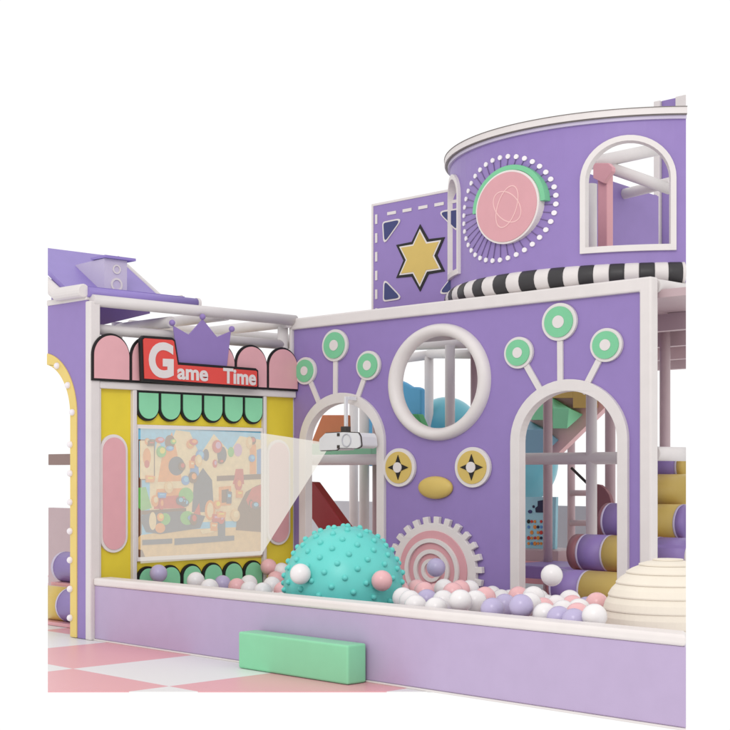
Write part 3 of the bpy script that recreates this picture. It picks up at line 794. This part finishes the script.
def strip(xa, xb, y0, y1, d, mat, nm): mesh(nm, cut_r(box(on_y(xa, 200, 5.2)[0], on_y(xb, 200, 5.2)[0], 5.2-d, 5.3, 2.35, on_y(670, y0, 5.2)[1])), mat, mp_, bevel=0.004)
strip(655.5, 661.5, 99, 260, .03, WHITE, 'white_edge'); strip(661.7, 677, 99, 260, .0, PURPLE, 'purple_infill'); strip(677.2, 700, 99, 260, .03, WHITE, 'white_edge')

# ================================================================== DECK under the drum, posts and rails behind the facade
dk = thing('play_deck', 'mauve deck boards over the climbing frame under the drum tower', 'deck', (2.5, 3.5, 2.25))
dX = lambda Y: min(3.75, end_y(Y)-0.0)
mesh('deck_board', cut_r(prism(on_top(2.27), 0, 0.05, [(xr-.10, PW_Y+.10), (xr-.06, PW_Y+.10), (9, 2.2), (9, 6.6), (on_y(652, 472, 6.6)[0], 6.6), (on_y(645, 472, 2.7)[0], 2.7)])), MAUVE, dk)
mesh('deck_board', prism(on_top(2.27), 0, 0.05, rect(-0.1, 1.35, PW_Y+.10, 3.15)), MAUVE, dk)
mesh('deck_board', cut_r(prism(on_top(2.262), 0, 0.05, rect(1.5, 2.9, PW_Y+.12, 3.3))), MAUVE, dk)  # out-of-sight deck piece, added to darken the roll steps below
for Y in (2.75, 3.8, 4.9, 5.9):
    mesh('joist', cut_r(prism(on_top(2.15), 0, 0.118, [(on_y(650, 472, Y)[0], Y), (9, Y), (9, Y+.08), (on_y(650, 472, Y)[0], Y+.08)])), MAUVE, dk)
cf = thing('tube_frame', 'white padded posts and rails, some coloured as if shaded, of the climbing frame behind the facade', 'tube frame', (2.4, 3.2, 0))
# rail and post at the right end of the facade, going back along Y
ry = on_y(660, 286, PW_Y+.05)
yend = on_x(END_R, 288, xr-0.05)[0]
o = mesh('top_rail', cut_r(tube((xr-0.05, PW_Y+.08, 2.345), (xr-0.05, 4.2, 2.345), 0.045, 24)), TUBE, cf)
for p in o.data.polygons: p.use_smooth = len(p.vertices) == 4
yend2 = on_x(END_R, 455, xr-0.05)[0]
o = mesh('guard_rail', cut_r(tube((xr-0.05, PW_Y+.08, 1.29), (xr-0.05, 4.2, 1.29), 0.045, 24)), TUBE, cf)
for p in o.data.polygons: p.use_smooth = len(p.vertices) == 4
post_px('post', 659.5, 670.5, 3.7, 0, 2.27, MAUVE, cf)
# seen through the right arch
post_px('post', 586, 597, 3.1, 0, 2.27, TUBE, cf)
post_px('post', 543.3, 552.3, 3.35, 0, 2.27, MAUVE, cf)
post_px('post', 605, 615.5, 3.7, 0, 2.27, MAUVE, cf)
post_px('post', 567.5, 575, 4.6, 0, 2.0, MAUVE, cf)
zc1 = on_y(592, 458.3, 3.1)[1]
part_tube('rail', cf, (on_y(515, 458, 3.1)[0], 3.1, zc1), (on_y(622, 458, 3.1)[0], 3.1, zc1), 0.046, TUBE)
for y in (493, 523): part_tube('rung', cf, P3(571, y, 4.55), P3(600, y, 4.55), 0.026, MAUVE)
# seen through the round window
post_px('post', 425, 433, 4.4, 0, on_y(429, 354, 4.4)[1], TUBE, cf)
post_px('post', 445.5, 454.5, 3.5, 1.3, 2.27, TUBE, cf)
post_px('post', 471, 481, 3.0, 1.3, 2.27, MAUVE, cf)
part_tube('rail', cf, P3(400, 359, 4.4), P3(432, 354.5, 4.4), 0.045, TUBE)
part_tube('rail', cf, P3(429, 354, 4.4), P3(482, 354, 3.6), 0.042, TUBE)
part_tube('rail', cf, P3(398, 346, 3.6), P3(482, 343, 3.6), 0.042, TUBE)
# seen through the left arch
zl1 = on_y(340, 459.8, 2.5)[1]
part_tube('rail', cf, (on_y(304, 460, 2.5)[0], 2.5, zl1), (on_y(386, 460, 2.5)[0], 2.5, zl1), 0.044, TUBE)
post_px('post', 350, 357.5, 4.3, 0, 2.0, TUBE, cf)
post_px('post', 360, 368.5, 3.7, 0, 2.0, TUBE, cf)
post_px('post', 373, 381, 3.3, 0, 2.0, MAUVE, cf)

# ---------------- play pieces behind the facade
ld = on_y(340, 466.5, 2.9)[1]
o = mesh('deck_pad', box(on_y(306, 460, 2.9)[0], on_y(384, 460, 2.9)[0], 2.75, 3.75, zl1-0.03, on_y(340, 443, 2.75)[1]), vinyl('pale_green_foam', (150, 214, 176), K), bevel=0.01)
tag(o, 'green padded deck behind the small left arch of the facade', 'deck')
op = [on_y(x, y, 3.0) for x, y in ((312, 440), (322, 415), (346, 415), (347, 452), (312, 452))]
o = mesh('orange_block', prism(on_wall(3.0), -0.06, 0, op), ORANGE, bevel=0.01)
tag(o, 'orange sloped foam block behind the left arch', 'foam block')
bl = [on_y(x, y, 3.9) for x, y in ((367.5, 466), (421, 466), (421, 388.5), (417, 387), (411, 386.8), (404, 382.5), (396, 379), (384, 379.5), (375, 383), (367.5, 381))]
o = mesh('slide_hood', prism(on_wall(3.9), -0.06, 0, bl), BLUE, bevel=0.02)
tag(o, 'blue wavy-topped slide hood seen through the round window', 'slide hood')
gb = [on_y(x, y, 3.8) for x, y in ((405, 414), (417.5, 414), (424, 429), (424, 450), (405, 450))]
o = mesh('green_block', prism(on_wall(3.8), -0.08, 0, gb), GREENF, bevel=0.008)
tag(o, 'small green foam block in front of the blue hood', 'foam block')
c = P3(446, 431, 4.7); rr_ = 34*depth(c)/F
o = mesh('aqua_dome', add_sphere(BM(), c, rr_, 40, 24), AQUA, smooth=True)
tag(o, 'aqua plastic bubble dome glimpsed in the round window', 'dome')
c = P3(514, 463, 4.6); rr_ = 44*depth(c)/F
o = mesh('aqua_dome', add_sphere(BM(), c, rr_, 40, 24), AQUA, smooth=True)
tag(o, 'large aqua plastic bubble behind the rail in the right arch', 'dome')
# red slide
rs = [on_y(x, y, 2.6) for x, y in ((296, 481), (312, 482), (345, 527), (345, 552), (334, 552), (296, 496))]
o = mesh('red_slide', prism(on_wall(2.6), -0.10, 0, rs), DKRED, bevel=0.012)
tag(o, 'dark red plastic slide descending behind the left arch', 'slide')
# far low grey wall
zg = on_y(340, 501, 5.6)[1]
o = mesh('low_wall', box(on_y(296, 500, 5.6)[0], on_y(612, 500, 5.6)[0], 5.6, 5.66, 0, zg), GREY, bevel=0.006)
tag(o, 'low grey padded wall at the far back of the playground', 'wall')
# climbing ramp with wedge blocks
YB = 3.9
ramp = thing('climbing_ramp', 'pink sloping climbing ramp with green, yellow and blue blocks in the right arch', 'climbing ramp', P3(570, 470, YB))
mesh('ramp_board', prism(on_wall(YB), -0.07, 0, [on_y(x, y, YB) for x, y in ((516, 462), (549, 462), (625, 388), (625, 372), (516, 372))]), vinyl('pale_pink_board', (252, 200, 200), 1.0), ramp)
def blk(front, back, mat):
    bm = BM()
    vs = [bm.verts.new(P3(x, y, YB-.16)) for x, y in front]+[bm.verts.new(P3(x, y, YB-.001)) for x, y in back]
    bmesh.ops.convex_hull(bm, input=vs); mesh('wedge_block', bm, mat, ramp, bevel=0.004)
blk(((553, 408), (569, 408), (567, 428.5), (553, 428.5)), ((552, 397), (583, 414.5), (566, 428.5), (553, 428)), GREENF if False else vinyl('block_green', (140, 226, 174), 1.0))
blk(((531, 420), (545, 420), (545, 403), (534, 404)), ((531, 420), (560, 420), (552, 398), (545, 399)), MATS['block_green'])
blk(((523, 455), (543, 455), (543, 429.5), (523, 429.5)), ((522, 455), (559, 440), (545, 428), (527, 419.5)), BLOCKB)
blk(((552, 398), (573, 398), (573, 386), (552, 386)), ((552, 398), (580, 398), (580, 384), (552, 384)), GOLD)
blk(((573, 408), (590, 408), (590, 384), (573, 388)), ((573, 408), (598, 408), (598, 384), (573, 384)), GOLD)
# counting board with coloured dots
cb = thing('counting_board', 'pale cyan board with rows of coloured dots behind the right arch', 'game board', P3(540, 550, 3.7))
mesh('board', prism(on_wall(3.7), -0.03, 0, [on_y(x, y, 3.7) for x, y in ((516, 549), (555, 549), (556, 497), (516, 497))]), CYAN, cb)
CBW = on_wall(3.7)
mesh('navy_figure', prism(CBW, 0.001, 0.005, [on_y(x, y, 3.7) for x, y in ((536, 512.5), (543.5, 512.5), (543.5, 500), (538, 501), (538, 506), (535.6, 508))]), NAVYD, cb)
mesh('blue_mark', prism(CBW, 0.001, 0.005, circ(*on_y(530.3, 511.6, 3.7), .022, .015, n=14)), NAVY, cb)
mesh('blue_mark', prism(CBW, 0.001, 0.005, circ(*on_y(533.8, 506.6, 3.7), .012, n=14)), NAVYD, cb)
dots = [(BLACK, REDP, ORNP, 0, REDP), (BLUEP, 0, ORNP, NAVYD, BLUEP), (0, ORNP, 0, ORNP, REDP), (REDP, ORNP, REDP, ORNP, NAVYD), (ORNP, BLUEP, ORNP, ORNP, ORNP)]
for i, row in enumerate(dots):
    for j, mm in enumerate(row):
        if mm: mesh('dot', prism(CBW, 0.001, 0.005, circ(*on_y(528.8+j*3.15, 521.5+i*5.5, 3.7), 0.013 if (i+j) % 3 else .017, n=12)), mm, cb)
o = mesh('plinth', box(on_y(510, 555, 3.55)[0], on_y(558, 555, 3.55)[0], 3.55, 3.95, 0.3, on_y(530, 549.5, 3.55)[1]), MAUVE, bevel=0.006)
tag(o, 'mauve plinth under the cyan dot board', 'plinth')
o = mesh('floor_pad', box(on_y(505, 570, 2.9)[0], on_y(560, 570, 2.9)[0], 2.9, 3.5, on_y(530, 572, 2.9)[1]-.05, on_y(530, 565.5, 2.9)[1]), PURPLE, bevel=0.012)
tag(o, 'purple floor pad low behind the right arch', 'pad')
o = mesh('pink_pad', box(on_y(500, 560, 3.51)[0], on_y(575, 560, 3.51)[0], 3.52, 3.9, 0.26, on_y(560, 563, 3.51)[1]), PINK, bevel=0.006)
tag(o, 'pink floor matting beyond the purple pad in the right arch', 'pad')
o = mesh('brown_screen', prism(on_wall(3.5), -0.04, 0, [on_y(x, y, 3.5) for x, y in ((595, 484), (600, 485), (605, 489), (609, 495), (612, 505), (613, 545), (595, 545))]), MAROON, bevel=0.004)
tag(o, 'brown round-shouldered board beside the padded roll steps', 'board')
o = mesh('black_bar', tube(P3(571.5, 468, 4.2), P3(590, 486, 4.2), 0.012), BLACK)
tag(o, 'thin black slanting bar behind the pale post in the right arch', 'bar')
# roll steps: rolls lie along the facade and climb away from it; the right ends stop where the set stops
specs = [('lowest', 547, 587, 2.22, [(551, MAROON), (578.5, PURPLE), (760, GOLD)]),
         ('second', 567.5, 552, 2.46, [(577, MAROON), (601, PURPLE), (650, GOLD), (685, PURPLE), (760, WHITE)]),
         ('third', 598, 521, 2.70, [(602, MAROON), (640, PURPLE), (674, GOLD), (760, PURPLE)]),
         ('fourth', 630, 492, 2.94, [(636, MAROON), (760, GOLD)]),
         ('topmost', 650, 467, 3.18, [(675, PURPLE), (760, GOLD)])]
for nm, xa, yc, Y, segs in specs:
    r = 0.128; Xa, Z = on_y(xa+10, yc, Y)
    t = thing('roll_step', '%s padded roll step of the stair behind the right arch' % nm, 'step', (Xa+.5, Y, Z-r), 'roll steps of the stair')
    X = Xa
    for xe_, m in segs:
        Xe = on_y(xe_+10, yc, Y)[0]
        o = mesh('padded_section', cut_r(tube((X, Y, Z), (Xe, Y, Z), r, 36)), m, t)
        for p in o.data.polygons: p.use_smooth = len(p.vertices) == 4
        if xe_ < 678:
            o = mesh('piping', cut_r(tube((Xe-.007, Y, Z), (Xe+.009, Y, Z), r*1.012, 36)), PALEL, t)
            for p in o.data.polygons: p.use_smooth = len(p.vertices) == 4
        X = Xe
    mesh('foot_board', cut_r(box(Xa+.02, 9, Y-r*.9, Y+r*.9, Z-r-.012, Z-r+.01)), PINK, t)

# ================================================================== SPIKY BALL, DOME, PROJECTOR
c = Vector((0, 0, 0))
sx_, sy_ = 343.5, 586
Yb = 0.62
px_ = on_y(sx_, sy_, Yb); c = Vector((px_[0], Yb, px_[1])); Rb = 60*depth(c)/F*1.0
c.z = max(c.z, Rb*0.98)
print('spiky', c, Rb)
bm = add_sphere(BM(), c, Rb, 64, 40)
for f in bm.faces: f.smooth = True
NB = 185
for i in range(NB):
    zz = 1-2*(i+.5)/NB; th_ = i*pi*(3-sqrt(5)); q = sqrt(1-zz*zz)
    n_ = Vector((q*cos(th_), q*sin(th_), zz))
    m4 = n_.to_track_quat('Z', 'Y').to_matrix().to_4x4(); m4.translation = c+n_*(Rb+0.002)
    bmesh.ops.create_uvsphere(bm, u_segments=14, v_segments=10, radius=0.0185, matrix=m4)
o = mesh('spiky_ball', bm, TEAL, smooth=True)
tag(rebase(o, c-Vector((0, 0, Rb))), 'big turquoise ball studded with rubber bumps in the ball pit', 'spiky ball')

# ribbed cream dome, built as a stepped stack of tapering bands; stops at the right end of the set
Yd = 0.74
pd = on_y(668, 622, Yd); cd = Vector((pd[0], Yd, 0.0))
zap = on_y(668, 558, Yd)[1]; Rd = 65*depth((pd[0], Yd, pd[1]))/F
czd = zap-Rd*1.0
bm = BM(); n = 72; rings = []
NBD = 9; a0 = -0.45; prev = None
prof_ = []
for i in range(NBD):
    aa = a0+(pi/2-a0)*i/NBD; ab = a0+(pi/2-a0)*(i+1)/NBD
    z_a, z_b = czd+Rd*sin(aa), czd+Rd*sin(ab)
    prof_.append((Rd*cos(aa)-0.002, z_a+0.0005)); prof_.append((Rd*cos(aa)+0.0035, z_a-0.003)); prof_.append((Rd*cos(aa)+0.0035, z_a+0.004))
    prof_.append((Rd*cos((aa+ab)/2)*1.006+.002, czd+Rd*sin((aa+ab)/2)))
    prof_.append((Rd*cos(ab)-0.002 if i < NBD-1 else 0.02, z_b-.003))
for (r_, z_) in prof_: rings.append([bm.verts.new((cd.x+r_*cos(2*pi*j/n), cd.y+r_*sin(2*pi*j/n), z_)) for j in range(n)])
for p_, q_ in zip(rings, rings[1:]):
    for j in range(n): bm.faces.new((p_[j], p_[(j+1) % n], q_[(j+1) % n], q_[j]))
bm.faces.new(rings[0]); bm.faces.new(rings[-1])
e1 = Vector((end_y(0), 0, 0)); e2 = Vector((end_y(2), 2, 0)); nn = Vector((e2.y-e1.y, -(e2.x-e1.x), 0)).normalized()
geo = bmesh.ops.bisect_plane(bm, geom=bm.verts[:]+bm.edges[:]+bm.faces[:], plane_co=e1, plane_no=nn, clear_outer=True)
ed = [e for e in geo['geom_cut'] if isinstance(e, bmesh.types.BMEdge)]
if ed: bmesh.ops.contextual_create(bm, geom=ed)
o = mesh('ribbed_dome', bm, DOMEC)
tag(rebase(o, (cd.x, cd.y, czd-Rd*.43)), 'cream ribbed paper-lantern dome at the right end of the ball pit', 'dome')

# projector on a bracket arm from the crown of the left arch
Yp = PW_Y-0.14
def pj(x, y): return on_y(x, y, Yp)
lens = Vector((pj(326, 446.5)[0], Yp-0.02, pj(326, 446.5)[1]))
pr = thing('ceiling_projector', 'small white projector hanging in front of the left arch', 'projector', (pj(347, 440)[0], Yp, pj(347, 440)[1]))
body = [pj(*q) for q in ((328, 439.5), (334, 433.5), (352, 432.5), (366, 433.2), (368, 437), (369, 446.5), (365, 448.4), (347, 448), (345, 450), (328, 450.6))]
bo = mesh('body', prism(on_wall(Yp), -0.09, 0.09, rounded(body, 0.02)), PROJW, pr, bevel=0.014, seg=3)
ob = rounded(body, 0.02); bc = Vector((sum(q[0] for q in ob)/len(ob), sum(q[1] for q in ob)/len(ob)))
mesh('dark_gasket', prism(on_wall(Yp), 0.070, 0.078, [(bc.x+(q[0]-bc.x)*1.03, bc.y+(q[1]-bc.y)*1.09) for q in ob]), METAL, bo)
mesh('lens', tube(tuple(lens+Vector((0.06, .02, 0))), tuple(lens+Vector((-0.0, .02, 0))), 0.035), METAL, bo, bevel=0.004)
bm = BM()
u0, v0 = pj(343, 441); u1, v1 = pj(366, 441)
tor = add_torus(BM(), on_wall(Yp), *pj(355.5, 440.5), 0.046, 0.005, n=32, m=8, wo=0.092)
mesh('speaker_ring', tor, GREY, bo, smooth=True)
for dv in (-.045, .045): add_prism(bm, on_wall(Yp), 0.088, 0.0935, rect(pj(346, 441)[0], pj(348.5, 441)[0], v0+dv-.012, v0+dv+.012))
mesh('vent', bm, METAL, bo)
mxp = pj(345.5, 430)
ztopm = A1[2]+.385-0.05
mesh('mount_pole', box(mxp[0]-.009, mxp[0]+.009, Yp-.009, Yp+.02, pj(345, 433)[1]-.01, ztopm+.01), PROJW, pr, bevel=0.004)
mesh('mount_clamp', box(mxp[0]-.026, mxp[0]+.026, Yp-.026, Yp+.03, pj(345, 433)[1]-.01, pj(345, 426.5)[1]), METAL, pr, bevel=0.004)
mesh('mount_arm', box(mxp[0]-.010, mxp[0]+.010, Yp+.021, PW_Y-0.033, ztopm-.016, ztopm+.01), PROJW, pr, bevel=0.003)
# beam of light from lens to screen
sc_ = [Vector((0.022, *on_x(x, y, 0.022))) for x, y in ((140.5, 427.5), (261.3, 433), (260.8, 555.5), (140.5, 563.5))]
bm = BM(); L = lens+Vector((-0.004, 0.02, 0)); rl = 0.028
to = sum(sc_, Vector())/4
near = [L+Vector((0, -rl*.5, rl)), L+Vector((0, rl*.5, rl)), L+Vector((0, rl*.5, -rl)), L+Vector((0, -rl*.5, -rl))]
vn = [bm.verts.new(p) for p in near]; vf = [bm.verts.new(p) for p in sc_]
for i in range(4): bm.faces.new((vn[i], vn[(i+1) % 4], vf[(i+1) % 4], vf[i]))
bm.faces.new(vn)
o = mesh('light_beam', bm, beam_material())
tag(rebase(o, to), 'pale cone of projector light falling on the stall picture', 'light beam')

# ================================================================== BALLS
RB = 0.064
placed = []
proto = {}
def in_pit(x, y, Y):                           # nearest point on the sight line that clears the stall wall and the facade
    Y = min(Y, PW_Y-RB-.06)
    while on_y(x, y, Y)[0] < RB+.03 and Y > .2: Y -= .02
    return Vector(P3(x, y, Y))
def ball(p, col, label, group=None):
    m = {'w': BALLW, 'p': BALLP, 'l': BALLL}[col]
    if col not in proto:
        bm = add_sphere(BM(), (0, 0, 0), RB, 28, 18)
        o = mesh('pit_ball', bm, m, smooth=True); proto[col] = o
    else:
        o = proto[col].copy(); COL.objects.link(o)
    o.location = p; tag(o, label, 'ball', group); placed.append(Vector(p)); return o
NAMES = {'w': 'white', 'p': 'pink', 'l': 'lilac'}
special = [(300.4, 574, None, 'w', 'white plastic ball resting against the left flank of the turquoise ball'),
           (381.8, 580.7, None, 'p', 'pink plastic ball resting against the right flank of the turquoise ball'),
           (436, 567.5, 1.45, 'l', 'lilac plastic ball in front of the centre of the pink cog'),
           (551.8, 575.3, 1.0, 'w', 'white plastic ball before the yellow and purple roll step in the right arch'),
           (158.5, 573.5, .9, 'l', 'lilac plastic ball in front of the leftmost green scallops'),
           (268.6, 567, 1.55, 'p', 'pink plastic ball before the yellow wall at the inner corner'),
           (195.8, 581, .6, 'w', 'white plastic ball before the third low green scallop from the left'),
           (521.2, 606.3, .2, 'l', 'front lilac plastic ball just below the left leg of the right arch')]
for x, y, Y, cl, lb in special:
    if Y is None:                              # touch the spiky ball from the camera side
        d = ray(x, y).normalized(); k = (c-CAM).dot(d); h2_ = ((CAM+d*k)-c).length; tt = k-sqrt(max(0, (Rb+RB*.9)**2-h2_**2)); p = CAM+d*tt
    else:
        p = in_pit(x, y, Y)
    ball(p, cl, lb)
heap = [(209.5, 588, .5, 'w'), (222.5, 583.8, 1.0, 'l'), (281.6, 571, 1.6, 'w'), (275.5, 579.5, 1.5, 'p'), (248.8, 583.5, 1.15, 'w'),
        (237, 587, .9, 'p'), (249.5, 590, .75, 'w'), (272, 585.6, .95, 'w'), (263, 592, .55, 'w'), (283, 591, .7, 'p'),
        (416.7, 589.5, 1.0, 'p'), (444, 588.8, 1.15, 'w'), (427, 600, .55, 'l'), (443.4, 601, .5, 'w'), (460.5, 601, .25, 'w'),
        (410, 601, .4, 'w'), (403, 598, .5, 'w'), (415.5, 606, .25, 'w'), (436, 608.5, .22, 'w'), (469.5, 590, 1.25, 'w'), (475.5, 601.5, .42, 'w'),
        (485, 597.5, .75, 'p'), (492.5, 609.7, .2, 'l'), (505, 605, .6, 'l'), (529.5, 604, .38, 'w'), (533.5, 597.4, .75, 'w'), (518.5, 597, 1.0, 'p'),
        (543, 609, .6, 'p'), (544.8, 615, .24, 'w'), (569.7, 601, .95, 'w'), (572.5, 606.5, .75, 'p'), (556.7, 606.5, .7, 'w'), (563, 612, .42, 'w'),
        (579, 610.5, .5, 'w'), (597, 604, .75, 'p'), (577.5, 615, .32, 'p'), (594.4, 616.4, .22, 'w'), (559, 618.5, .2, 'l'), (574, 621, .19, 'l'),
        (453, 593, .8, 'p'), (460, 590, 1.1, 'p'), (399, 590, .85, 'p'), (424, 592, .8, 'p')]
for x, y, Y, cl in heap:
    p = in_pit(x, y, Y)
    if any((p-q).length < RB*1.25 for q in placed): p.y += 0.06; p = Vector((p.x, p.y, p.z))
    ball(p, cl, '%s plastic ball heaped among others behind the lilac kerb' % NAMES[cl], '%s balls heaped in the pit' % NAMES[cl])
# balls filling the pit under and between them, only where they can be seen over the kerb
def screen(p):
    d = depth(p); v = Vector(p)-CAM; return 365+F*v.dot(RGT)/d, HOR-F*(p[2]-CAM.z)/d
kerb_line = lambda x: 577+(x-95)*0.0972
for j in range(12):
    for i in range(34):
        X = 0.14+i*0.132+(j % 2)*0.066+random.uniform(-.02, .02); Y = 0.22+j*0.138+random.uniform(-.02, .02)
        k = min(1, max(0, (X-0.5)/1.2)); Z = 0.24+0.075*k+random.uniform(-.03, .035)
        p = Vector((X, Y, Z)); sx2, sy2 = screen(p)
        rpx = F*RB/depth(p)
        if sy2-rpx > kerb_line(sx2)+1 or sx2 > 616 or Y > 1.80: continue
        if (p-c).length < Rb+RB*.9 or any((p-q).length < RB*1.55 for q in placed): continue
        cl = random.choice('wwwwwwpll')
        ball(p, cl, '%s plastic ball heaped among others behind the lilac kerb' % NAMES[cl], '%s balls heaped in the pit' % NAMES[cl])
print('balls', len(placed))
